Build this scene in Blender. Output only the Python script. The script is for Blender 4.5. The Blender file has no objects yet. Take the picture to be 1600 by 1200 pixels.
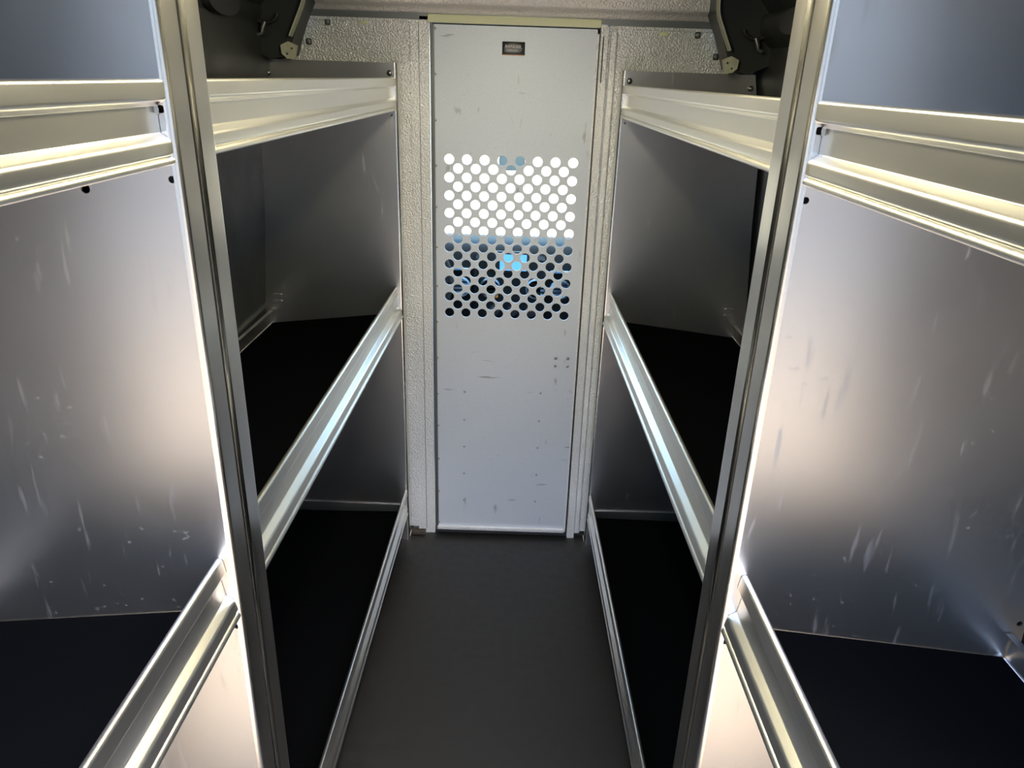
import bpy, bmesh, math, random
from mathutils import Vector, Matrix
from mathutils.geometry import delaunay_2d_cdt

scene = bpy.context.scene
C = scene.collection
random.seed(4)

# ------------------------------------------------------------------ camera
F_PX = 1145.1236
cam_data = bpy.data.cameras.new('camera')
cam_data.sensor_fit = 'HORIZONTAL'
cam_data.sensor_width = 36.0
cam_data.lens = F_PX / 1600.0 * 36.0
cam_data.clip_start = 0.02
cam = bpy.data.objects.new('camera', cam_data)
C.objects.link(cam)
R = ((0.99946852, -0.03252622, -0.00217126),
     (0.01057964, 0.38665039, -0.92216568),
     (0.03083408, 0.9216526, 0.38678901))
M4 = Matrix(R).to_4x4()
M4.translation = (0.0322, 0.0, 1.65)
cam.matrix_world = M4
scene.camera = cam

# ------------------------------------------------------------------ light and exposure
world = bpy.data.worlds.new('sky')
scene.world = world
world.use_nodes = True
nt = world.node_tree
nt.nodes.clear()
sky = nt.nodes.new('ShaderNodeTexSky')
sky.sky_type = 'NISHITA'
sky.sun_disc = False
sky.sun_elevation = math.radians(48)
sky.sun_rotation = math.radians(155)
sky.air_density = 1.0
sky.dust_density = 1.2
bg = nt.nodes.new('ShaderNodeBackground')
bg.inputs['Strength'].default_value = 0.85
wo = nt.nodes.new('ShaderNodeOutputWorld')
nt.links.new(sky.outputs[0], bg.inputs['Color'])
nt.links.new(bg.outputs[0], wo.inputs['Surface'])

sun_data = bpy.data.lights.new('sun', 'SUN')
sun_data.energy = 3.1
sun_data.angle = math.radians(0.6)
sun_data.color = (1.0, 0.80, 0.60)
sun = bpy.data.objects.new('sun', sun_data)
C.objects.link(sun)
SUN_FROM = Vector((0.45, 0.24, 0.88)).normalized()      # direction towards the sun
sun.rotation_euler = SUN_FROM.to_track_quat('Z', 'Y').to_euler()

scene.view_settings.view_transform = 'Standard'
scene.view_settings.look = 'None'
scene.view_settings.gamma = 1.0
scene.view_settings.use_curve_mapping = False
scene.view_settings.exposure = 1.1
scene.cycles.use_denoising = True
scene.cycles.max_bounces = 14
scene.cycles.diffuse_bounces = 6
scene.cycles.glossy_bounces = 8
scene.cycles.transmission_bounces = 8
scene.cycles.sample_clamp_indirect = 8.0
scene.cycles.blur_glossy = 0.3

# ------------------------------------------------------------------ materials
def new_mat(name):
    m = bpy.data.materials.new(name)
    m.use_nodes = True
    n = m.node_tree
    b = n.nodes['Principled BSDF']
    return m, n, b

def pbr(name, col, rough=0.5, metal=0.0, noise=None, bump=None, spec=0.5, scale3=(1, 1, 1), colvar=0.0, aniso=0.0):
    """noise = (scale, roughness variation); bump = (kind, scale, strength, distance)"""
    m, n, b = new_mat(name)
    b.inputs['Base Color'].default_value = (*col, 1)
    b.inputs['Roughness'].default_value = rough
    b.inputs['Metallic'].default_value = metal
    b.inputs['Specular IOR Level'].default_value = spec
    if aniso:
        b.inputs['Anisotropic'].default_value = aniso
    tc = n.nodes.new('ShaderNodeTexCoord')
    mp = n.nodes.new('ShaderNodeMapping')
    mp.inputs['Scale'].default_value = scale3
    n.links.new(tc.outputs['Object'], mp.inputs['Vector'])
    if noise:
        t = n.nodes.new('ShaderNodeTexNoise')
        t.inputs['Scale'].default_value = noise[0]
        t.inputs['Detail'].default_value = 6
        n.links.new(mp.outputs[0], t.inputs['Vector'])
        r = n.nodes.new('ShaderNodeMapRange')
        r.inputs['To Min'].default_value = max(0.02, rough - noise[1])
        r.inputs['To Max'].default_value = min(1, rough + noise[1])
        r.inputs['From Min'].default_value = 0.3
        r.inputs['From Max'].default_value = 0.7
        n.links.new(t.outputs['Fac'], r.inputs['Value'])
        n.links.new(r.outputs[0], b.inputs['Roughness'])
        if colvar:
            mx = n.nodes.new('ShaderNodeMix')
            mx.data_type = 'RGBA'
            mx.inputs[6].default_value = (*[c * (1 - colvar) for c in col], 1)
            mx.inputs[7].default_value = (*[min(1, c * (1 + colvar)) for c in col], 1)
            n.links.new(t.outputs['Fac'], mx.inputs[0])
            n.links.new(mx.outputs[2], b.inputs['Base Color'])
    if bump:
        if bump[0] == 'voronoi':
            t2 = n.nodes.new('ShaderNodeTexVoronoi')
            t2.feature = 'SMOOTH_F1'
            t2.inputs['Scale'].default_value = bump[1]
            o2 = t2.outputs['Distance']
        else:
            t2 = n.nodes.new('ShaderNodeTexNoise')
            t2.inputs['Scale'].default_value = bump[1]
            t2.inputs['Detail'].default_value = 4
            o2 = t2.outputs['Fac']
        n.links.new(tc.outputs['Object'] if bump[0] == 'voronoi' else mp.outputs[0], t2.inputs['Vector'])
        bp = n.nodes.new('ShaderNodeBump')
        bp.inputs['Strength'].default_value = bump[2]
        bp.inputs['Distance'].default_value = bump[3]
        n.links.new(o2, bp.inputs['Height'])
        n.links.new(bp.outputs[0], b.inputs['Normal'])
    return m

def emit(name, col, strength):
    m, n, b = new_mat(name)
    b.inputs['Base Color'].default_value = (*col, 1)
    b.inputs['Emission Color'].default_value = (*col, 1)
    b.inputs['Emission Strength'].default_value = strength
    return m

def mill_aluminium(name, base, rough):
    """flat sheet with scuffs: a few pale scratches and smudges over a satin metal"""
    m, n, b = new_mat(name)
    b.inputs['Metallic'].default_value = 1.0
    tc = n.nodes.new('ShaderNodeTexCoord')
    # broad smudges change the gloss
    big = n.nodes.new('ShaderNodeTexNoise')
    big.inputs['Scale'].default_value = 5.0
    big.inputs['Detail'].default_value = 5
    n.links.new(tc.outputs['Object'], big.inputs['Vector'])
    r = n.nodes.new('ShaderNodeMapRange')
    r.inputs['From Min'].default_value = 0.3
    r.inputs['From Max'].default_value = 0.7
    r.inputs['To Min'].default_value = rough - 0.012
    r.inputs['To Max'].default_value = rough + 0.015
    n.links.new(big.outputs['Fac'], r.inputs['Value'])
    # fine specks and scratches, thresholded noise stretched two ways
    mp = n.nodes.new('ShaderNodeMapping')
    mp.inputs['Rotation'].default_value = (0, 0.35, 0)
    mp.inputs['Scale'].default_value = (75, 75, 11)
    n.links.new(tc.outputs['Object'], mp.inputs['Vector'])
    sc = n.nodes.new('ShaderNodeTexNoise')
    sc.inputs['Scale'].default_value = 1.0
    sc.inputs['Detail'].default_value = 3
    n.links.new(mp.outputs[0], sc.inputs['Vector'])
    th = n.nodes.new('ShaderNodeMapRange')
    th.inputs['From Min'].default_value = 0.64
    th.inputs['From Max'].default_value = 0.72
    n.links.new(sc.outputs['Fac'], th.inputs['Value'])
    sp = n.nodes.new('ShaderNodeTexNoise')
    sp.inputs['Scale'].default_value = 90.0
    sp.inputs['Detail'].default_value = 2
    n.links.new(tc.outputs['Object'], sp.inputs['Vector'])
    th2 = n.nodes.new('ShaderNodeMapRange')
    th2.inputs['From Min'].default_value = 0.675
    th2.inputs['From Max'].default_value = 0.74
    n.links.new(sp.outputs['Fac'], th2.inputs['Value'])
    ad = n.nodes.new('ShaderNodeMath')
    ad.operation = 'MAXIMUM'
    n.links.new(th.outputs[0], ad.inputs[0])
    n.links.new(th2.outputs[0], ad.inputs[1])
    mu = n.nodes.new('ShaderNodeMath')
    mu.operation = 'MULTIPLY'
    mu.inputs[1].default_value = 0.12
    n.links.new(ad.outputs[0], mu.inputs[0])
    a2 = n.nodes.new('ShaderNodeMath')
    a2.operation = 'ADD'
    n.links.new(r.outputs[0], a2.inputs[0])
    n.links.new(mu.outputs[0], a2.inputs[1])
    n.links.new(a2.outputs[0], b.inputs['Roughness'])
    mx = n.nodes.new('ShaderNodeMix')
    mx.data_type = 'RGBA'
    mx.inputs[6].default_value = (*[c * 0.95 for c in base], 1)
    mx.inputs[7].default_value = (*[min(1, c * 1.05) for c in base], 1)
    n.links.new(big.outputs['Fac'], mx.inputs[0])
    n.links.new(mx.outputs[2], b.inputs['Base Color'])
    bp = n.nodes.new('ShaderNodeBump')
    bp.inputs['Strength'].default_value = 0.05
    bp.inputs['Distance'].default_value = 0.002
    n.links.new(big.outputs['Fac'], bp.inputs['Height'])
    n.links.new(bp.outputs[0], b.inputs['Normal'])
    return m

def door_metal(name):
    """galvanised sheet with fine grain and short grey scuff marks"""
    m, n, b = new_mat(name)
    b.inputs['Metallic'].default_value = 0.25
    b.inputs['Roughness'].default_value = 0.48
    tc = n.nodes.new('ShaderNodeTexCoord')
    g = n.nodes.new('ShaderNodeTexNoise')
    g.inputs['Scale'].default_value = 260
    g.inputs['Detail'].default_value = 2
    n.links.new(tc.outputs['Object'], g.inputs['Vector'])
    mx = n.nodes.new('ShaderNodeMix')
    mx.data_type = 'RGBA'
    mx.inputs[6].default_value = (0.60, 0.65, 0.73, 1)
    mx.inputs[7].default_value = (0.76, 0.82, 0.91, 1)
    n.links.new(g.outputs['Fac'], mx.inputs[0])
    mp = n.nodes.new('ShaderNodeMapping')
    mp.inputs['Scale'].default_value = (9, 9, 55)
    n.links.new(tc.outputs['Object'], mp.inputs['Vector'])
    s = n.nodes.new('ShaderNodeTexNoise')
    s.inputs['Scale'].default_value = 1.0
    s.inputs['Detail'].default_value = 2
    n.links.new(mp.outputs[0], s.inputs['Vector'])
    th = n.nodes.new('ShaderNodeMapRange')
    th.inputs['From Min'].default_value = 0.71
    th.inputs['From Max'].default_value = 0.80
    th.inputs['To Max'].default_value = 0.7
    n.links.new(s.outputs['Fac'], th.inputs['Value'])
    mp2 = n.nodes.new('ShaderNodeMapping')
    mp2.inputs['Scale'].default_value = (45, 45, 14)
    mp2.inputs['Location'].default_value = (3, 1, 7)
    n.links.new(tc.outputs['Object'], mp2.inputs['Vector'])
    s2 = n.nodes.new('ShaderNodeTexNoise')
    s2.inputs['Scale'].default_value = 1.0
    n.links.new(mp2.outputs[0], s2.inputs['Vector'])
    th2 = n.nodes.new('ShaderNodeMapRange')
    th2.inputs['From Min'].default_value = 0.70
    th2.inputs['From Max'].default_value = 0.80
    th2.inputs['To Max'].default_value = 0.5
    n.links.new(s2.outputs['Fac'], th2.inputs['Value'])
    mxx = n.nodes.new('ShaderNodeMath')
    mxx.operation = 'MAXIMUM'
    n.links.new(th.outputs[0], mxx.inputs[0])
    n.links.new(th2.outputs[0], mxx.inputs[1])
    mx2 = n.nodes.new('ShaderNodeMix')
    mx2.data_type = 'RGBA'
    mx2.inputs[7].default_value = (0.20, 0.20, 0.21, 1)
    n.links.new(mxx.outputs[0], mx2.inputs[0])
    n.links.new(mx.outputs[2], mx2.inputs[6])
    n.links.new(mx2.outputs[2], b.inputs['Base Color'])
    return m

MAT = {
    'panel': mill_aluminium('mill_aluminium_sheet', (0.64, 0.64, 0.64), 0.345),
    'lip': pbr('extruded_aluminium', (0.92, 0.91, 0.87), 0.32, 1.0, noise=(9, 0.05), scale3=(1, 0.15, 1), colvar=0.06),
    'flange': pbr('folded_aluminium_edge', (0.74, 0.73, 0.69), 0.22, 1.0, noise=(14, 0.07), scale3=(1, 1, 0.2)),
    'hammered': pbr('hammered_aluminium', (0.93, 0.97, 1.0), 0.42, 0.35, noise=(190, 0.12), colvar=0.25, bump=('voronoi', 250, 1.0, 0.0035)),
    'post': pbr('stucco_aluminium_post', (0.90, 0.94, 0.99), 0.45, 0.3, noise=(200, 0.10), colvar=0.22, bump=('voronoi', 230, 0.9, 0.003)),
    'header': pbr('stucco_header_panel', (0.78, 0.76, 0.755), 0.5, 0.3, noise=(170, 0.10), colvar=0.22, bump=('voronoi', 200, 0.8, 0.003)),
    'door': door_metal('galvanised_door_sheet'),
    'rubber': pbr('black_rubber_floor', (0.009, 0.0085, 0.0085), 0.50, 0.0, noise=(35, 0.06), bump=('noise', 900, 0.08, 0.001), colvar=0.12),
    'mat': pbr('black_shelf_liner', (0.0025, 0.0028, 0.0035), 0.95, 0.0, noise=(20, 0.03), spec=0.0),
    'van': pbr('dark_van_paint', (0.030, 0.034, 0.034), 0.42, 0.0, noise=(6, 0.1)),
    'van_lit': pbr('pale_lit_edge', (0.56, 0.57, 0.44), 0.5, 0.0, noise=(60, 0.1), colvar=0.35),  # pale bracket and pillar edge, with yellowish lamplight mixed into the colour
    'foam': pbr('pale_yellow_foam', (0.86, 0.88, 0.60), 0.85),
    'steel': pbr('zinc_fastener', (0.42, 0.42, 0.41), 0.32, 1.0),
    'dark': pbr('dark_steel', (0.05, 0.05, 0.055), 0.45, 0.4),
    'hinge': pbr('hinge_steel', (0.22, 0.23, 0.23), 0.42, 0.8),
    'badge': pbr('black_badge_plastic', (0.012, 0.013, 0.014), 0.3),
    'badge_grey': pbr('badge_grey_print', (0.16, 0.165, 0.175), 0.5),
    'badge_white': pbr('badge_white_print', (0.80, 0.80, 0.80), 0.5),
    'badge_orange': pbr('badge_orange_print', (0.75, 0.33, 0.08), 0.5),
    'dash': pbr('dashboard_plastic', (0.008, 0.012, 0.014), 0.6, spec=0.15, bump=('noise', 400, 0.1, 0.001)),
    'seat': pbr('seat_cloth', (0.03, 0.033, 0.038), 0.9),
    'hood': pbr('white_van_paint', (0.72, 0.75, 0.76), 0.25),
    'chrome': pbr('dash_bright_trim', (0.45, 0.60, 0.68), 0.2, 1.0),
    'mirror': pbr('dull_mirror', (0.30, 0.36, 0.34), 0.45, 0.6),
    'orange': pbr('orange_control', (0.9, 0.35, 0.05), 0.5),
    'concrete': pbr('sunlit_concrete', (0.55, 0.40, 0.24), 0.9, noise=(0.8, 0.05), colvar=0.12),
    'facade': pbr('grey_render_wall', (0.21, 0.225, 0.24), 0.9, noise=(2, 0.05), colvar=0.1),
    'wood': pbr('plywood_sill', (0.055, 0.045, 0.035), 0.7, noise=(30, 0.1), scale3=(0.3, 6, 6), colvar=0.2),
}
def glass_mat():
    m, n, b = new_mat('windshield_glass')
    n.nodes.remove(b)
    out = n.nodes['Material Output']
    tr = n.nodes.new('ShaderNodeBsdfTransparent')
    tr.inputs['Color'].default_value = (0.86, 0.93, 0.92, 1)
    gl = n.nodes.new('ShaderNodeBsdfGlossy')
    gl.inputs['Roughness'].default_value = 0.03
    mx = n.nodes.new('ShaderNodeMixShader')
    mx.inputs[0].default_value = 0.07
    n.links.new(tr.outputs[0], mx.inputs[1])
    n.links.new(gl.outputs[0], mx.inputs[2])
    n.links.new(mx.outputs[0], out.inputs['Surface'])
    return m
MAT['glass'] = glass_mat()
MAT['screen'] = emit('blue_screen', (0.10, 0.36, 0.75), 0.55)

# ------------------------------------------------------------------ mesh helpers
def mesh(name, verts, faces, smooth=None):
    me = bpy.data.meshes.new(name)
    me.from_pydata([tuple(v) for v in verts], [], faces)
    bm = bmesh.new()
    bm.from_mesh(me)
    bmesh.ops.recalc_face_normals(bm, faces=bm.faces)
    bm.to_mesh(me)
    bm.free()
    if smooth:
        for p in me.polygons:
            p.use_smooth = True
        me.set_sharp_from_angle(angle=math.radians(smooth))
    return me

def put(name, me, mat, parent=None, loc=(0, 0, 0), rot=(0, 0, 0), label=None):
    o = bpy.data.objects.new(name, me)
    C.objects.link(o)
    if me is not None and mat is not None and len(me.materials) == 0:
        me.materials.append(MAT[mat])
    o.parent = parent
    o.location = loc
    o.rotation_euler = rot
    if label:
        o['label'] = label
    if me is not None and 'even' in me:
        w = o.modifiers.new('even_normals', 'WEIGHTED_NORMAL')
        w.mode = 'FACE_AREA'
        w.weight = 100
        w.keep_sharp = True
    return o

def empty(name, loc=(0, 0, 0), rotz=0):
    o = bpy.data.objects.new(name, None)
    o.empty_display_size = 0.05
    C.objects.link(o)
    o.location = loc
    o.rotation_euler = (0, 0, rotz)
    return o

def thing(o, label, cat, group=None):
    o['label'] = label
    o['category'] = cat
    if group:
        o['group'] = group
    return o

def structure(o, label=None):
    o['kind'] = 'structure'
    if label:
        o['label'] = label
    return o

def box_vf(x0, x1, y0, y1, z0, z1):
    v = [(x, y, z) for x in (x0, x1) for y in (y0, y1) for z in (z0, z1)]
    f = [(0, 1, 3, 2), (4, 6, 7, 5), (0, 4, 5, 1), (2, 3, 7, 6), (0, 2, 6, 4), (1, 5, 7, 3)]
    return v, f

def box(name, b, bev=0.0, seg=2):
    v, f = box_vf(*b)
    me = mesh(name, v, f)
    if bev:
        bm = bmesh.new()
        bm.from_mesh(me)
        bmesh.ops.bevel(bm, geom=list(bm.edges), offset=bev, segments=seg, affect='EDGES', profile=0.5)
        bmesh.ops.recalc_face_normals(bm, faces=bm.faces)
        bm.to_mesh(me)
        bm.free()
        for p in me.polygons:
            p.use_smooth = True
        me.set_sharp_from_angle(angle=math.radians(35))
    return me

def multi_box(name, boxes):
    V, Fc = [], []
    for b in boxes:
        v, f = box_vf(*b)
        k = len(V)
        V += v
        Fc += [tuple(i + k for i in q) for q in f]
    return mesh(name, V, Fc)

def fillet(pts, r, seg=3):
    out = [Vector(pts[0])]
    for i in range(1, len(pts) - 1):
        p, a, b = Vector(pts[i]), Vector(pts[i - 1]), Vector(pts[i + 1])
        da, db = (a - p), (b - p)
        rr = min(r, da.length * 0.45, db.length * 0.45)
        p0, p1 = p + da.normalized() * rr, p + db.normalized() * rr
        for k in range(seg + 1):
            t = k / seg
            out.append((1 - t) ** 2 * p0 + 2 * t * (1 - t) * p + t * t * p1)
    out.append(Vector(pts[-1]))
    return out

def offset(pts, t):
    out = []
    for i, p in enumerate(pts):
        a = pts[max(0, i - 1)]
        b = pts[min(len(pts) - 1, i + 1)]
        d = (b - a)
        d = d.normalized() if d.length else Vector((1, 0))
        out.append(p + Vector((-d.y, d.x)) * t)
    return out

def sweep(name, pts, t, place, a0, a1, smooth=40):
    """thin sheet of profile pts (2-D) and thickness t; place(u, w, s) -> 3-D point at station s"""
    A = pts
    B = offset(pts, t)
    n = len(A)
    V, Fc = [], []
    for s in (a0, a1):
        V += [place(p.x, p.y, s) for p in A]
        V += [place(p.x, p.y, s) for p in B]
    N = 2 * n
    for i in range(n - 1):
        Fc.append((i, i + 1, N + i + 1, N + i))
        Fc.append((n + i, N + n + i, N + n + i + 1, n + i + 1))
        Fc.append((i, n + i, n + i + 1, i + 1))
        Fc.append((N + i, N + i + 1, N + n + i + 1, N + n + i))
    Fc.append((0, N, N + n, n))
    Fc.append((n - 1, 2 * n - 1, N + 2 * n - 1, N + n - 1))
    me = mesh(name, V, Fc, smooth)
    me['even'] = 1
    return me

def circle(cx, cz, r, n=20):
    return [(cx + r * math.cos(2 * math.pi * k / n), cz + r * math.sin(2 * math.pi * k / n)) for k in range(n)]

def plate(name, outline, holes, t, place=lambda a, b, c: (a, c, b)):
    """flat sheet in the (a,b) plane of thickness t along c, with real holes cut through it"""
    pts, edges, faces = [], [], []
    def ring(r):
        k = len(pts)
        pts.extend(Vector(p) for p in r)
        edges.extend((k + i, k + (i + 1) % len(r)) for i in range(len(r)))
        return list(range(k, k + len(r)))
    ring(outline)
    for h in holes:
        ring(h)
    vs, es, fs, _, _, _ = delaunay_2d_cdt(pts, edges, [], 2 if not holes else 2, 1e-6)
    # keep triangles inside the outline and outside the holes
    def inside(p, poly):
        c = False
        j = len(poly) - 1
        for i in range(len(poly)):
            xi, yi = poly[i]
            xj, yj = poly[j]
            if (yi > p[1]) != (yj > p[1]) and p[0] < (xj - xi) * (p[1] - yi) / (yj - yi) + xi:
                c = not c
            j = i
        return c
    hb = [(min(q[0] for q in h), max(q[0] for q in h), min(q[1] for q in h), max(q[1] for q in h), h) for h in holes]
    keep = []
    for f in fs:
        c = (sum(vs[i][0] for i in f) / len(f), sum(vs[i][1] for i in f) / len(f))
        if not inside(c, outline):
            continue
        if any(b[0] <= c[0] <= b[1] and b[2] <= c[1] <= b[3] and inside(c, b[4]) for b in hb):
            continue
        keep.append(tuple(f))
    n = len(vs)
    V = [place(v[0], v[1], 0) for v in vs] + [place(v[0], v[1], t) for v in vs]
    Fc = list(keep) + [tuple(reversed([i + n for i in f])) for f in keep]
    cnt = {}
    for f in keep:
        for i in range(len(f)):
            e = (f[i], f[(i + 1) % len(f)])
            k = tuple(sorted(e))
            cnt.setdefault(k, []).append(e)
    for k, l in cnt.items():
        if len(l) == 1:
            a, b = l[0]
            Fc.append((b, a, a + n, b + n))
    return mesh(name, V, Fc)

def prism(name, poly, y0, y1, smooth=None, place=lambda a, b, c: (a, c, b)):
    n = len(poly)
    V = [place(p[0], p[1], y0) for p in poly] + [place(p[0], p[1], y1) for p in poly]
    Fc = [tuple(range(n)), tuple(range(2 * n - 1, n - 1, -1))]
    Fc += [(i, (i + 1) % n, n + (i + 1) % n, n + i) for i in range(n)]
    return mesh(name, V, Fc, smooth)

def lathe(name, prof, axis='y', n=20, smooth=40):
    V, Fc = [], []
    for r, h in prof:
        for k in range(n):
            a = 2 * math.pi * k / n
            c, s = r * math.cos(a), r * math.sin(a)
            V.append({'y': (c, h, s), 'z': (c, s, h), 'x': (h, c, s)}[axis])
    for i in range(len(prof) - 1):
        for k in range(n):
            Fc.append((i * n + k, i * n + (k + 1) % n, (i + 1) * n + (k + 1) % n, (i + 1) * n + k))
    Fc.append(tuple(range(n)))
    Fc.append(tuple(range((len(prof) - 1) * n, len(prof) * n)))
    return mesh(name, V, Fc, smooth)

def tube(name, pts, r, n=10, smooth=60, closed=False):
    V, Fc = [], []
    pts = [Vector(p) for p in pts]
    m = len(pts)
    for i, p in enumerate(pts):
        a = pts[(i - 1) % m] if (closed or i > 0) else p
        b = pts[(i + 1) % m] if (closed or i < m - 1) else p
        d = (b - a).normalized()
        u = d.cross(Vector((0, 0, 1)))
        if u.length < 1e-3:
            u = d.cross(Vector((1, 0, 0)))
        u.normalize()
        w = d.cross(u)
        for k in range(n):
            t = 2 * math.pi * k / n
            V.append(p + u * (r * math.cos(t)) + w * (r * math.sin(t)))
    for i in range(m if closed else m - 1):
        j = (i + 1) % m
        for k in range(n):
            Fc.append((i * n + k, i * n + (k + 1) % n, j * n + (k + 1) % n, j * n + k))
    if not closed:
        Fc.append(tuple(range(n)))
        Fc.append(tuple(range((m - 1) * n, m * n)))
    return mesh(name, V, Fc, smooth)

# fasteners, facing -y (towards the rear doors)
ME_BOLT = lathe('bolt', [(0.010, 0), (0.010, -0.002), (0.0065, -0.0025), (0.0065, -0.007), (0.005, -0.009), (0.0015, -0.0095)], n=12)
ME_RIVET = lathe('rivet', [(0.0042, 0), (0.004, -0.0012), (0.0025, -0.0024), (0.0006, -0.0027)], n=10)
ME_SCREW = lathe('screw', [(0.0085, 0), (0.0085, -0.0015), (0.007, -0.004), (0.004, -0.0055), (0.001, -0.006)], n=12)

# ------------------------------------------------------------------ main dimensions (metres)
D = 2.423              # partition plane
TOE = 0.0163           # the racks close in slightly towards the front
def edge_x(y): return 0.3739 - TOE * y
WALL = [(0.0, 0.862), (0.45, 0.852), (0.868, 0.833), (1.23, 0.801), (1.406, 0.791), (1.55, 0.770), (1.622, 0.753), (1.67, 0.742), (1.75, 0.742), (1.82, 0.735), (1.95, 0.62)]
def wall_x(z):
    for (z0, x0), (z1, x1) in zip(WALL, WALL[1:]):
        if z <= z1:
            return x0 + (x1 - x0) * (z - z0) / (z1 - z0)
    return WALL[-1][1]
REAR = 0.32            # rear door opening of the van
CEIL = 1.93

# ------------------------------------------------------------------ setting: van shell
o = put('floor', box('floor', (-0.86, 0.86, REAR, D + 0.02, -0.03, 0.0)), 'rubber')
structure(o, 'matt black rubber floor of the cargo aisle')
for s, side in ((-1, 'left'), (1, 'right')):
    prof = [Vector((s * x, z)) for z, x in WALL]
    me = sweep('wall_' + side, prof, 0.03 * s * -1 * -1 if s < 0 else -0.03, lambda u, w, a: (u, a, w), REAR, D + 0.01, 50)
    o = put('wall_' + side, me, 'van')
    structure(o, 'dark grey painted inner side wall of the van, ' + side + ' side')
    # inner frame members of the body side, seen above the shelves
    rib = [(s * 0.569, 1.93), (s * 0.573, 1.83), (s * 0.600, 1.775), (s * 0.622, 1.72), (s * 0.632, 1.688), (s * 0.690, 1.676), (s * 0.742, 1.70), (s * 0.745, 1.93)]
    r = put('roof_pillar', prism('roof_pillar', rib, 2.30, 2.395), 'van', o)
    lip = fillet([(s * 0.569, 1.93), (s * 0.573, 1.83), (s * 0.600, 1.775), (s * 0.620, 1.735)], 0.02)
    e = put('lit_pillar_edge', sweep('lit_pillar_edge', lip, 0.004 * s, lambda u, w, a: (u - s * 0.0005, a, w), 2.27, 2.30), 'van_lit', r)  # pale strip paints the lamplight on the dark pillar's inner edge
    bk = [(s * 0.606, 1.712), (s * 0.630, 1.722), (s * 0.652, 1.712), (s * 0.650, 1.690), (s * 0.636, 1.678), (s * 0.616, 1.676)]
    b = put('bracket', prism('bracket', bk, 2.283, 2.30), 'van_lit', o, label='pale bracket at the foot of the roof pillar')
    for dx, dz in ((0.620, 1.704), (0.634, 1.690)):
        put('bolt_hole', lathe('bolt_hole', [(0.003, 0), (0.003, -0.001)], n=8), 'dark', b, (s * dx, 2.283, dz))
    # long stringer with a rounded recess frame and a hanging clip
    st = [(s * 0.745, 1.742), (s * 0.715, 1.765), (s * 0.702, 1.79), (s * 0.702, 1.83), (s * 0.745, 1.84)]
    put('stringer', prism('stringer', fillet(st + [st[0]], 0.012)[:-1], 1.05, 2.30, 40), 'van', o)
    rec = [(s * (0.690 + 0.036 * math.cos(t)), 2.284, 1.792 + 0.024 * math.sin(t)) for t in [math.pi + k * math.pi / 10 for k in range(11)]]
    put('recess_rim', tube('recess_rim', rec, 0.005), 'dark', o)
    cl = [(s * 0.690, 2.281, 1.770), (s * 0.696, 2.278, 1.755), (s * 0.699, 2.278, 1.740), (s * 0.712, 2.278, 1.736)]
    put('cable_clip', tube('cable_clip', cl, 0.0065), 'hinge', o)
    dl = [(1.98 + 0.10 * math.cos(t), 1.795 + 0.030 * math.sin(t)) for t in [2 * math.pi * k / 24 for k in range(24)]]
    put('access_cover', prism('access_cover', dl, min(s * 0.686, s * 0.703), max(s * 0.686, s * 0.703), 40, lambda u, w, c: (c, u, w)), 'dark', o)
cm = sweep('ceiling', [Vector((-0.66, CEIL)), Vector((-0.2, CEIL + 0.012)), Vector((0.2, CEIL + 0.012)), Vector((0.66, CEIL))], 0.03, lambda u, w, a: (u, a, w), REAR, D + 0.01, 40)
ceil = structure(put('ceiling', cm, 'van'), 'dark grey ceiling of the cargo bay')
for y in (0.55, 1.75):
    bw = fillet([(-0.52, CEIL), (-0.50, CEIL - 0.03), (0.50, CEIL - 0.03), (0.52, CEIL)], 0.02)
    put('roof_bow', sweep('roof_bow', bw, 0.003, lambda u, w, a: (u, a, w), y - 0.04, y + 0.04), 'van', ceil)

# ------------------------------------------------------------------ partition (front wall of the cargo bay)
front = empty('wall_front', (0, D, 0))
structure(front, 'textured grey metal partition between cargo bay and cab')
def fpart(name, me, mat, parent=None, loc=(0, 0, 0), label=None):
    return put(name, me, mat, parent or front, loc, label=label)
XL, XR = -0.243, 0.270
for s, xin in ((-1, XL), (1, XR)):
    out = [(xin, 0.02), (xin, 1.795), (s * 0.75, 1.795), (s * 0.762, 1.67), (s * 0.815, 1.30), (s * 0.855, 0.70), (s * 0.87, 0.02)]
    fpart('side_panel', plate('side_panel', out, [], 0.006), 'hammered')
# door posts: left a broad folded post, right one with a long slot
fpart('post', plate('post', [(-0.305, 0.016), (-0.278, 0.016), (-0.278, 0.0), (XL, 0.0), (XL, 1.806), (-0.272, 1.806), (-0.272, 1.796), (-0.300, 1.796)], [], 0.010, lambda a, b, c: (a, c - 0.012, b)), 'post')
fpart('post_cap', box('post_cap', (-0.305, -0.247, -0.011, 0.0, 1.796, 1.812)), 'hinge')
fpart('post_seam', box('post_seam', (-0.2755, -0.2735, -0.0135, -0.0115, 0.02, 1.79)), 'hinge')
slot = [(0.2735, 1.640), (0.2775, 1.640), (0.2775, 1.768), (0.2735, 1.768)]
fpart('post', plate('post', [(XR, 0.0), (0.297, 0.0), (0.297, 0.018), (0.2925, 0.90), (0.289, 1.790), (0.283, 1.799), (XR - 0.003, 1.799)], [slot], 0.012, lambda a, b, c: (a, c - 0.020, b)), 'post')
fpart('jamb', box('jamb', (0.252, 0.276, -0.0075, -0.0055, 0.0, 1.80)), 'dark')
fpart('slot_backing', box('slot_backing', (0.268, 0.284, -0.006, -0.003, 1.62, 1.78)), 'dark')
ridge = fillet([(0.297, -0.004), (0.299, -0.012), (0.316, -0.012), (0.320, -0.004)], 0.004)
fpart('post_ridge', sweep('post_ridge', ridge, 0.002, lambda u, w, a: (u, w, a), 0.018, 1.78), 'post')
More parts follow.
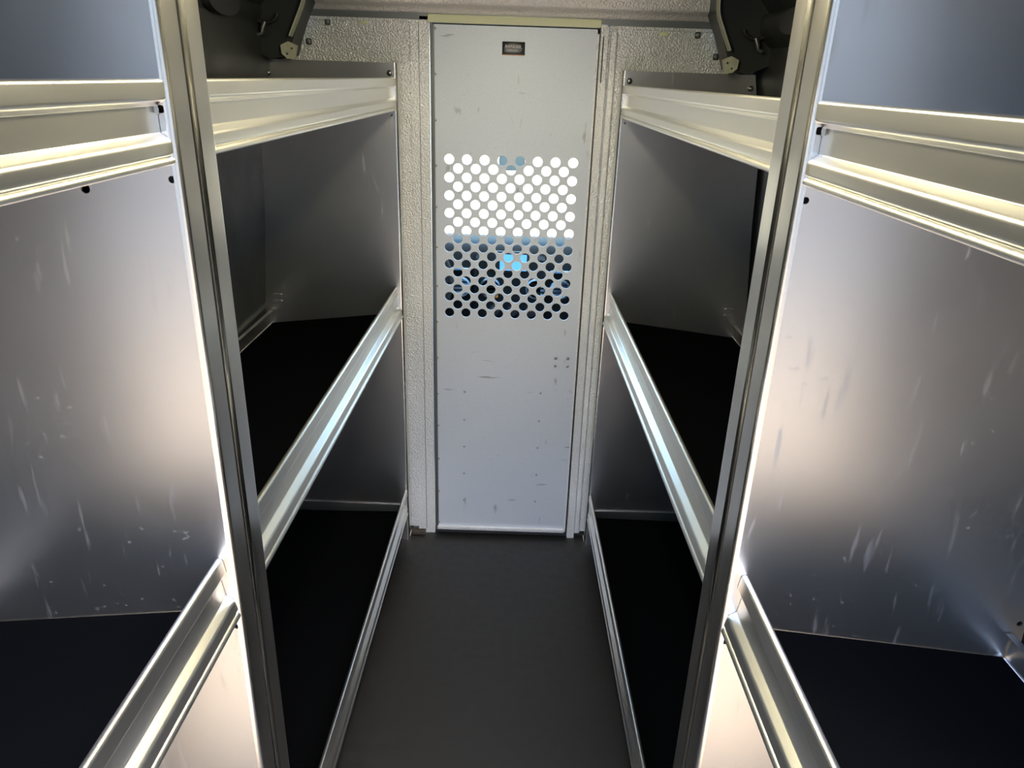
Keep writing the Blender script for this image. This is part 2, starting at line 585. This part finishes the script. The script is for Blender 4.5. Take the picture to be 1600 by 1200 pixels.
# foam seal above the door, and two foam blocks showing through slots of the side panels
fpart('foam_seal', box('foam_seal', (XL - 0.004, XR - 0.004, -0.020, 0.0, 1.790, 1.812), 0.003), 'foam', label='pale yellow foam seal above the door')
for x, z in ((-0.44, 1.786), (0.455, 1.781)):
    fpart('foam_block', box('foam_block', (x - 0.013, x + 0.013, -0.004, 0.002, z - 0.006, z + 0.004), 0.001), 'foam', label='small pale yellow foam block')
# header over the door with its shadowed under-lip
hd = fillet([(-0.060, 1.96), (-0.044, 1.850), (-0.042, 1.838), (-0.022, 1.828), (-0.014, 1.814), (0.004, 1.814)], 0.006)
fpart('header', sweep('header', hd, 0.003, lambda u, w, a: (a, u, w), -0.60, 0.60), 'header')
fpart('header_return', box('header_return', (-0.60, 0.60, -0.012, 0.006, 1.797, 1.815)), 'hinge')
for s in (-1, 1):
    x0, x1 = (-0.595, -0.247) if s < 0 else (0.295, 0.60)
    fpart('top_flange', box('top_flange', (x0, x1, -0.010, 0.0, 1.789, 1.7995)), 'hammered')
for x, z in ((-0.546, 1.783), (-0.606, 1.728), (0.556, 1.780), (0.618, 1.723)):
    b = fpart('bolt', ME_BOLT, 'steel', loc=(x, 0, z))
    b.rotation_euler = (0, random.uniform(0, 1), 0)
    k = fpart('nut_tab', box('nut_tab', (x - 0.008, x + 0.008, -0.004, -0.0005, z - 0.008, z + 0.008), 0.001), 'dark')
    k.rotation_euler = (0, 0, 0)
# wooden / metal sill strip below the partition on either side of the door
fpart('sill', box('sill', (-0.33, -0.278, -0.030, -0.001, 0.0, 0.014), 0.001), 'wood', label='brown plywood end under the post')
fpart('threshold', box('threshold', (-0.33, 0.33, 0.0, 0.03, 0.0, 0.008)), 'dark')

# ------------------------------------------------------------------ the perforated door
door = empty('door_1', (0, D, 0))
structure(door, 'grey metal sliding door with a field of round holes')
DX0, DX1, DZ0, DZ1 = -0.232, 0.263, 0.022, 1.786
holes = []
for r_ in range(19):
    z = 1.403 - r_ * 0.02806
    n_ = 8 if r_ % 2 == 0 else 7
    for c_ in range(n_):
        x = -0.1845 + c_ * 0.0561 + (0 if r_ % 2 == 0 else 0.02805)
        holes.append(circle(x, z, 0.0158, 18))
leaf = put('door_leaf', plate('door_leaf', [(DX0, DZ0), (DX1, DZ0), (DX1, DZ1), (DX0, DZ1)], holes, 0.004, lambda a, b, c: (a, c - 0.012, b)), 'door', door)
put('top_hem', box('top_hem', (DX0, DX1, -0.0135, -0.012, 1.774, 1.786)), 'door', leaf)
put('edge_hem', box('edge_hem', (DX1 - 0.006, DX1, -0.0135, -0.012, DZ0, DZ1)), 'post', leaf)
put('piano_hinge', lathe('piano_hinge', [(0.0045, 0.03), (0.0045, 1.79)], 'z', 10), 'hinge', door, (-0.2365, -0.012, 0))
put('hinge_leaf', box('hinge_leaf', (-0.2405, -0.228, -0.0145, -0.0125, 0.03, 1.786)), 'hinge', door)
for z in (1.775, 1.649, 1.518, 1.382, 1.253, 1.123, 0.99, 0.865, 0.73, 0.594, 0.466, 0.328, 0.189, 0.051):
    put('rivet', ME_RIVET, 'steel', door, (-0.2262, -0.0125, z))
for z in (0.603, 0.492, 0.382, 0.268, 0.152):
    for x in (-0.131, 0.141):
        put('rivet', ME_RIVET, 'hinge', door, (x, -0.0118, z + (0.004 if x > 0 else 0)))
for x in (0.188, 0.231):
    put('screw', ME_RIVET, 'dark', door, (x, -0.0118, 0.742)).scale = (1.4, 1, 1.4)
    put('screw', ME_RIVET, 'steel', door, (x, -0.0118, 0.713)).scale = (1.3, 1, 1.3)
put('bottom_rail', box('bottom_rail', (DX0, DX1 - 0.006, -0.022, -0.010, 0.022, 0.036), 0.002), 'post', door)
put('bottom_seal', box('bottom_seal', (DX0 - 0.003, DX1, -0.012, 0.0, 0.004, 0.022)), 'dark', door)
# maker's badge: black plate, grey swoosh, two lines of lettering, orange bottom line
bx, bz = 0.009, 1.727
badge = put('badge', box('badge', (bx - 0.034, bx + 0.034, -0.016, -0.012, bz - 0.0185, bz + 0.0185), 0.0015), 'badge', door, label='black rectangular badge with pale lettering')
sw = [(bx - 0.027 + 0.054 * k / 16, bz + 0.006 + 0.009 * math.sin(math.pi * k / 16) - 0.006 * (k / 16)) for k in range(17)]
sw += [(bx + 0.020 - 0.047 * k / 12, bz - 0.010 - 0.001 * math.sin(math.pi * k / 12)) for k in range(13)]
put('badge_field', prism('badge_field', sw, -0.0166, -0.0158), 'badge_grey', badge)
put('badge_line', box('badge_line', (bx - 0.032, bx + 0.032, -0.0166, -0.0155, bz - 0.0183, bz - 0.0167)), 'badge_orange', badge)
for txt, size, dx, dz in (('RANGER', 0.0125, -0.001, 0.0012), ('DESIGN', 0.0095, -0.004, -0.0085)):
    cu = bpy.data.curves.new('lettering', 'FONT')
    cu.body = txt
    cu.size = size
    cu.align_x = 'CENTER'
    cu.extrude = 0.0002
    tmp = bpy.data.objects.new('lettering_curve', cu)
    C.objects.link(tmp)
    dg = bpy.context.evaluated_depsgraph_get()
    me = bpy.data.meshes.new_from_object(tmp.evaluated_get(dg))
    bpy.data.objects.remove(tmp)
    me.materials.clear()
    put('lettering', me, 'badge_white', badge, (bx + dx, -0.0169, bz + dz), (math.pi / 2, 0, 0))

# ------------------------------------------------------------------ shelving
LIPF = [0.0, 0.215, 0.285, 0.64, 0.73, 0.885, 0.90, 0.935, 0.95, 1.0]
def lip_profile(h):
    z = lambda f: h * (1 - f)
    return fillet([(0.0150, z(0.07)), (0.0140, h), (0.008, h), (0.008, z(0.215)), (0.020, z(0.285)), (0.020, z(0.64)), (0.008, z(0.73)),
                   (0.008, z(0.885)), (0.0135, z(0.90)), (0.0135, z(0.935)), (0.007, z(0.95)), (0.007, 0.0), (0.034, 0.0)], 0.0025, 3)

def make_panel(unit, s, yl, ydir, z1, yw, holes=(), flange=0.05, label=None, z0=0.0):
    """end panel at local y = yl whose folded flange points along ydir; yw = world depth of the panel"""
    e = edge_x(yw)
    rb = 0.007
    zs = [z for z, _ in WALL if z0 < z < z1]
    out = [(s * rb, z0), (s * rb, z1)] + [(s * (wall_x(z) - 0.012 - e), z) for z in [z1] + zs[::-1] + [z0]]
    hs = [circle(s * (hx - e), hz, r_, 12) for hx, hz, r_ in holes]
    p = put('end_panel', plate('end_panel', out, hs, 0.002, lambda a, b, c: (a, yl + ydir * c, b)), 'panel', unit, label=label)
    prof = [Vector((s * rb, 0.0))]
    for k in range(1, 7):
        a = math.pi / 2 * k / 6
        prof.append(Vector((s * (rb - rb * math.sin(a)), ydir * (rb - rb * math.cos(a)))))
    prof.append(Vector((0.0, ydir * (flange - 0.004))))
    prof.append(Vector((s * 0.003, ydir * flange)))
    prof.append(Vector((s * 0.014, ydir * flange)))
    t = 0.002 * (-1 if (s * ydir) > 0 else 1)
    put('flange', sweep('flange', prof, -t, lambda u, w, a: (u, yl + w, a), z0, z1, 50), 'flange', p)
    return p

def make_shelf(unit, s, y0, y1, yw0, zb, h, tilt, lean=0.0, shift=-0.003):
    """front lip, tilted tray, liner and back lip of one shelf (local y from y0 to y1)"""
    sh = empty('shelf')
    sh.parent = unit
    dw = min(wall_x(zb), wall_x(max(0.0, zb - 0.06))) - 0.02 - edge_x(yw0)
    zt = lambda d: zb + 0.008 - (d - 0.03) * tilt
    me = sweep('front_lip', lip_profile(h), -0.002, lambda u, w, a: (s * (u + shift + w * lean), a, zb + w), y0, y1, 35)
    put('front_lip', me, 'lip', sh)
    tr = fillet([(0.022, zb + 0.004), (0.030, zb + 0.008), (dw - 0.004, zt(dw)), (dw, zt(dw) + 0.004), (dw, zt(dw) + 0.05), (dw - 0.014, zt(dw) + 0.05)], 0.003, 2)
    put('tray', sweep('tray', tr, 0.0015, lambda u, w, a: (s * u, a, w), y0 + 0.002, y1 - 0.002, 40), 'panel', sh)
    n = 3
    mat = [Vector((0.032, zb + 0.0105)), Vector((dw - 0.008, zt(dw) + 0.0035))]
    put('liner', sweep('liner', mat, 0.003, lambda u, w, a: (s * u, a, w), y0 + 0.003, y1 - 0.003), 'mat', sh)
    return sh

def bolt_on(unit, s, x, y, z, yw, me=ME_BOLT, mat='steel', name='bolt'):
    return put(name, me, mat, unit, (s * (x - edge_x(yw)), y, z))

units = {}
for s, side in ((-1, 'left'), (1, 'right')):
    rz = TOE if s > 0 else -TOE
    rz = -s * -TOE if False else (TOE * s)
    # ---- far rack: from the divider to the partition
    y0, y1 = 0.985, 2.360
    u = empty('shelving_unit', (s * edge_x(y0), y0, 0), TOE * s)
    L = y1 - y0
    thing(u, 'far aluminium shelving unit against the partition, %s of the aisle' % side, 'shelving', 'aluminium shelving units along the van walls')
    p = make_panel(u, s, L, 1, 1.676, y1, holes=[(edge_x(y1) + 0.022, 1.610, 0.0035), (edge_x(y1) + 0.018, 1.530, 0.0035), (edge_x(y1) + 0.018, 0.885, 0.0035)], flange=0.042)
    for zc, m_ in ((1.362, 3), (0.955, 2)):
        for k in range(m_):
            lv = prism('louvre', fillet([(s * 0.405, 0.0), (s * 0.408, 0.002), (s * 0.432, 0.002), (s * 0.435, 0.0), (s * 0.405, 0.0)], 0.002)[:-1], -0.002, 0.002)
            put('louvre', lv, 'panel', p, (0, L - 0.002, zc - 0.022 * k))
    make_panel(u, s, 0.0, -1, 1.83, y0, flange=0.048)
    gap = 0.001
    top = make_shelf(u, s, gap, L - gap, y0, 1.546, 0.088, 0.02)
    mid = make_shelf(u, s, gap, L - gap, y0, 0.892, 0.101, 0.12, 0.15, -0.005)
    bot = make_shelf(u, s, gap, L - gap, y0, 0.114, 0.104, 0.03)
    put('end_angle', box('end_angle', (min(s * 0.03, s * 0.50), max(s * 0.03, s * 0.50), L - 0.006, L - 0.0015, 0.118, 0.1545), 0.0008), 'van', bot)
    put('angle_edge', box('angle_edge', (min(s * 0.03, s * 0.50), max(s * 0.03, s * 0.50), L - 0.005, L - 0.0015, 0.1546, 0.1562)), 'flange', bot)
    bolt_on(u, s, edge_x(y1) + 0.015 + 0.006, L - 0.001, 1.648, y1, ME_SCREW)
    bolt_on(u, s, 0.720, L - 0.001, 1.638, y1, ME_SCREW, 'dark')
    put('foot', box('foot', (min(s * -0.004, s * 0.055), max(s * -0.004, s * 0.055), L + 0.004, L + 0.046, 0.0, 0.016), 0.0015), 'flange', u)
    units['far_' + side] = u
    # ---- near rack: behind the divider, towards the rear doors
    y0, y1 = 0.40, 0.875
    u = empty('shelving_unit', (s * edge_x(y0), y0, 0), TOE * s)
    L = y1 - y0
    thing(u, 'near aluminium shelving unit with scuffed bright end panel, %s foreground' % side, 'shelving', 'aluminium shelving units along the van walls')
    e1 = edge_x(y1)
    hl = [(e1 + 0.011, 1.604, 0.0045), (e1 + 0.010, 1.527, 0.0042), (e1 + 0.010, 0.871, 0.0042), (0.807, 0.917, 0.0045)]
    if s < 0:
        hl.append((0.474, 1.513, 0.0055))
    make_panel(u, s, L, 1, 1.83, y1, holes=hl, flange=0.048)
    # unseen rear end left open so light reaches the panel; wall post carries shelves
    dq = 0.735 - edge_x(y0)
    for d0, d1, zt in ((dq, dq + 0.03, 1.62),):
        put('rear_post', box('rear_post', (min(s * d0, s * d1), max(s * d0, s * d1), -0.030, -0.001, 0.0, zt), 0.002), 'flange', u)
    make_shelf(u, s, gap, L - gap, y0, 1.546, 0.088, 0.02)
    mid = make_shelf(u, s, gap, L - gap, y0, 0.892, 0.101, 0.12, 0.15, -0.005)
    bolt_on(u, s, e1 + 0.022, L - 0.001, 1.604, y1)
    units['near_' + side] = u

# ------------------------------------------------------------------ cargo lamp on the ceiling
lamp = empty('ceiling_lamp', (0.0, 1.28, CEIL + 0.008))
thing(lamp, 'oblong warm dome lamp on the cargo ceiling above the aisle', 'lamp')
put('housing', box('housing', (-0.05, 0.05, -0.17, 0.17, -0.022, 0.0), 0.006), 'dark', lamp)
MAT['lamp'] = emit('warm_lamp_lens', (1.0, 0.89, 0.58), 76.0)
put('lens', box('lens', (-0.038, 0.038, -0.15, 0.15, -0.034, -0.022), 0.005), 'lamp', lamp)

# ------------------------------------------------------------------ the cab seen through the holes
structure(put('floor_cab', box('floor_cab', (-0.87, 0.87, D + 0.03, 3.49, -0.12, -0.09)), 'rubber'), 'black floor of the cab')
for s, side in ((-1, 'left'), (1, 'right')):
    cab = structure(empty('wall_cab_' + side), 'dark %s side of the cab with door and windshield pillar' % side)
    a, b = sorted((s * 0.88, s * 0.92))
    put('door_lower', box('door_lower', (a, b, D + 0.03, 3.6, -0.12, 0.92)), 'dash', cab)
    put('pillar', box('pillar', (a, b, D + 0.02, D + 0.30, 0.92, 1.80)), 'dash', cab)
    pil = [(2.72, 1.72), (2.80, 1.78), (3.60, 0.98), (3.48, 0.92)]
    put('windshield_pillar', prism('windshield_pillar', pil, min(s * 0.80, s * 0.90), max(s * 0.80, s * 0.90), None, lambda u, w, c: (c, u, w)), 'dash', cab)
structure(put('ceiling_cab', box('ceiling_cab', (-0.92, 0.92, D + 0.02, 2.82, 1.76, 1.80), 0.01), 'dash'), 'dark headliner of the cab')
structure(put('wall_firewall', box('wall_firewall', (-0.87, 0.87, 3.50, 3.56, -0.12, 0.93)), 'dash'), 'dark bulkhead below the windshield')
ws = put('window_1', prism('window_1', [(2.77, 1.755), (2.776, 1.760), (3.575, 0.952), (3.569, 0.947)], -0.80, 0.80, None, lambda u, w, c: (c, u, w)), 'glass')
structure(ws, 'windshield of the cab seen through the door holes')
hd = fillet([(3.57, 0.905), (3.75, 0.87), (4.10, 0.76), (4.28, 0.62), (4.32, 0.2)], 0.05)
structure(put('trim_hood', sweep('trim_hood', hd, -0.02, lambda u, w, a: (a, u, w), -0.80, 0.80, 40), 'hood'), 'pale front bonnet of the van beyond the windshield')

dash = empty('dashboard', (0, 3.2, 0))
thing(dash, 'dark plastic dashboard behind the perforated door', 'dashboard')
dp = fillet([(3.50, 0.30), (3.30, 0.30), (3.20, 0.62), (3.16, 0.88), (3.20, 0.955), (3.28, 0.965), (3.50, 0.955), (3.50, 0.30)], 0.03)
put('dash_body', prism('dash_body', [(p.x - 3.2, p.y) for p in dp[:-1]], -0.85, 0.85, 40, lambda u, w, c: (c, u, w)), 'dash', dash)
put('centre_stack', box('centre_stack', (-0.14, 0.17, -0.09, 0.06, 0.38, 0.93), 0.02), 'dash', dash)
scr = put('screen', box('screen', (-0.085, 0.095, -0.105, -0.088, 0.868, 0.962), 0.006), 'badge', dash)
put('display', box('display', (-0.030, 0.085, -0.107, -0.104, 0.880, 0.950)), 'screen', scr)
for x in (-0.20, -0.07, 0.13, 0.235):
    vt = put('air_vent', lathe('air_vent', [(0.046, -0.09), (0.046, -0.098), (0.038, -0.100), (0.036, -0.090), (0.010, -0.088)], n=20), 'chrome', dash, (x, 0.0, 0.80))
    for k in range(3):
        put('vent_slat', box('vent_slat', (-0.034, 0.034, -0.094, -0.091, -0.020 + 0.018 * k, -0.014 + 0.018 * k)), 'dash', vt)
for x, mt in ((-0.05, 'dark'), (0.03, 'dark'), (0.11, 'dark')):
    kb = put('control_knob', lathe('control_knob', [(0.024, -0.09), (0.022, -0.115), (0.016, -0.118), (0.002, -0.118)], n=18), mt, dash, (x, 0, 0.70))
    put('knob_mark', box('knob_mark', (-0.002, 0.002, -0.120, -0.117, 0.004, 0.016)), 'orange', kb)
put('switch_row', box('switch_row', (-0.10, 0.14, -0.096, -0.088, 0.62, 0.645), 0.003), 'chrome', dash)
put('hazard_button', box('hazard_button', (-0.055, -0.035, -0.098, -0.088, 0.755, 0.775), 0.003), 'orange', dash)
put('pocket_trim', box('pocket_trim', (-0.12, 0.15, -0.098, -0.090, 0.52, 0.53), 0.002), 'chrome', dash)
put('lower_trim', box('lower_trim', (-0.33, -0.16, -0.06, -0.03, 0.86, 0.875), 0.003), 'chrome', dash)
put('upper_trim', box('upper_trim', (0.19, 0.40, -0.06, -0.03, 0.86, 0.875), 0.003), 'chrome', dash)

wheel = empty('steering_wheel', (-0.42, 2.93, 0.86))
thing(wheel, 'dark steering wheel on the driver side of the cab', 'steering wheel')
wheel.rotation_euler = (math.radians(-28), 0, 0)
put('rim', tube('rim', [(0.19 * math.cos(t), 0, 0.19 * math.sin(t)) for t in [2 * math.pi * k / 40 for k in range(40)]], 0.015, 10, 60, True), 'dash', wheel)
put('hub', lathe('hub', [(0.065, 0.03), (0.075, 0.0), (0.06, -0.02), (0.01, -0.024)], n=20), 'dash', wheel)
for a in (0, math.pi, -math.pi / 2):
    put('spoke', tube('spoke', [(0.05 * math.cos(a), 0, 0.05 * math.sin(a)), (0.185 * math.cos(a), 0, 0.185 * math.sin(a))], 0.013), 'dash', wheel)
put('column', tube('column', [(0, 0.02, 0), (0, 0.19, -0.02)], 0.035), 'dash', wheel)

mir = empty('rear_view_mirror', (0.01, 2.98, 1.345))
thing(mir, 'grey inside mirror hanging below the windshield top', 'mirror')
mo = [(x * 0.050, z * 0.036) for x, z in [(math.copysign(abs(math.cos(t)) ** 0.5, math.cos(t)), math.copysign(abs(math.sin(t)) ** 0.6, math.sin(t))) for t in [2 * math.pi * k / 28 for k in range(28)]]]
put('mirror_housing', prism('mirror_housing', mo, 0.0, 0.03, 40), 'hinge', mir)
put('mirror_glass', prism('mirror_glass', [(a * 0.92, b * 0.9) for a, b in mo], -0.002, 0.0), 'mirror', mir)
put('mirror_arm', tube('mirror_arm', [(0, 0.02, 0.02), (0.0, 0.05, 0.10), (0, 0.05, 0.148)], 0.008), 'dash', mir)

for s, side in ((-1, 'driver'), (1, 'passenger')):
    seat = empty('cab_seat', (s * 0.50, 2.66, -0.09))
    thing(seat, 'dark cloth %s seat in the cab beyond the partition' % side, 'seat', 'cab seats')
    put('pedestal', box('pedestal', (-0.2, 0.2, -0.10, 0.25, 0.0, 0.28), 0.02), 'dash', seat)
    put('cushion', box('cushion', (-0.25, 0.25, -0.12, 0.36, 0.28, 0.42), 0.05, 3), 'seat', seat)
    bk = put('backrest', box('backrest', (-0.24, 0.24, -0.06, 0.05, 0.0, 0.62), 0.045, 3), 'seat', seat, (0, -0.06, 0.40), (math.radians(6), 0, 0))
    put('headrest', box('headrest', (-0.13, 0.13, -0.05, 0.04, 0.66, 0.84), 0.035, 3), 'seat', bk)

# ------------------------------------------------------------------ outside ground
g = put('ground', box('ground', (-60, 60, -60, 60, -0.75, -0.65)), 'concrete')
structure(g, 'pale sunlit concrete ground outside the van')

# unseen building added across the yard to dim what the near panels reflect
bw = [(-16, 16, -6.0, -5.6, -0.65, 4.6)]
wr = structure(put('wall_rear', box('wall_rear', bw[0]), 'facade'), 'unseen grey building front across the yard behind the van')
put('parapet', box('parapet', (-16.1, 16.1, -6.1, -5.5, 4.6, 4.8)), 'concrete', wr)
for k in range(6):
    x = -12.5 + 5 * k
    w = put('window', box('window', (x - 0.8, x + 0.8, -5.62, -5.57, 0.9, 2.3)), 'dash', wr)
    put('sill', box('sill', (x - 0.9, x + 0.9, -5.6, -5.5, 0.82, 0.9)), 'concrete', w)
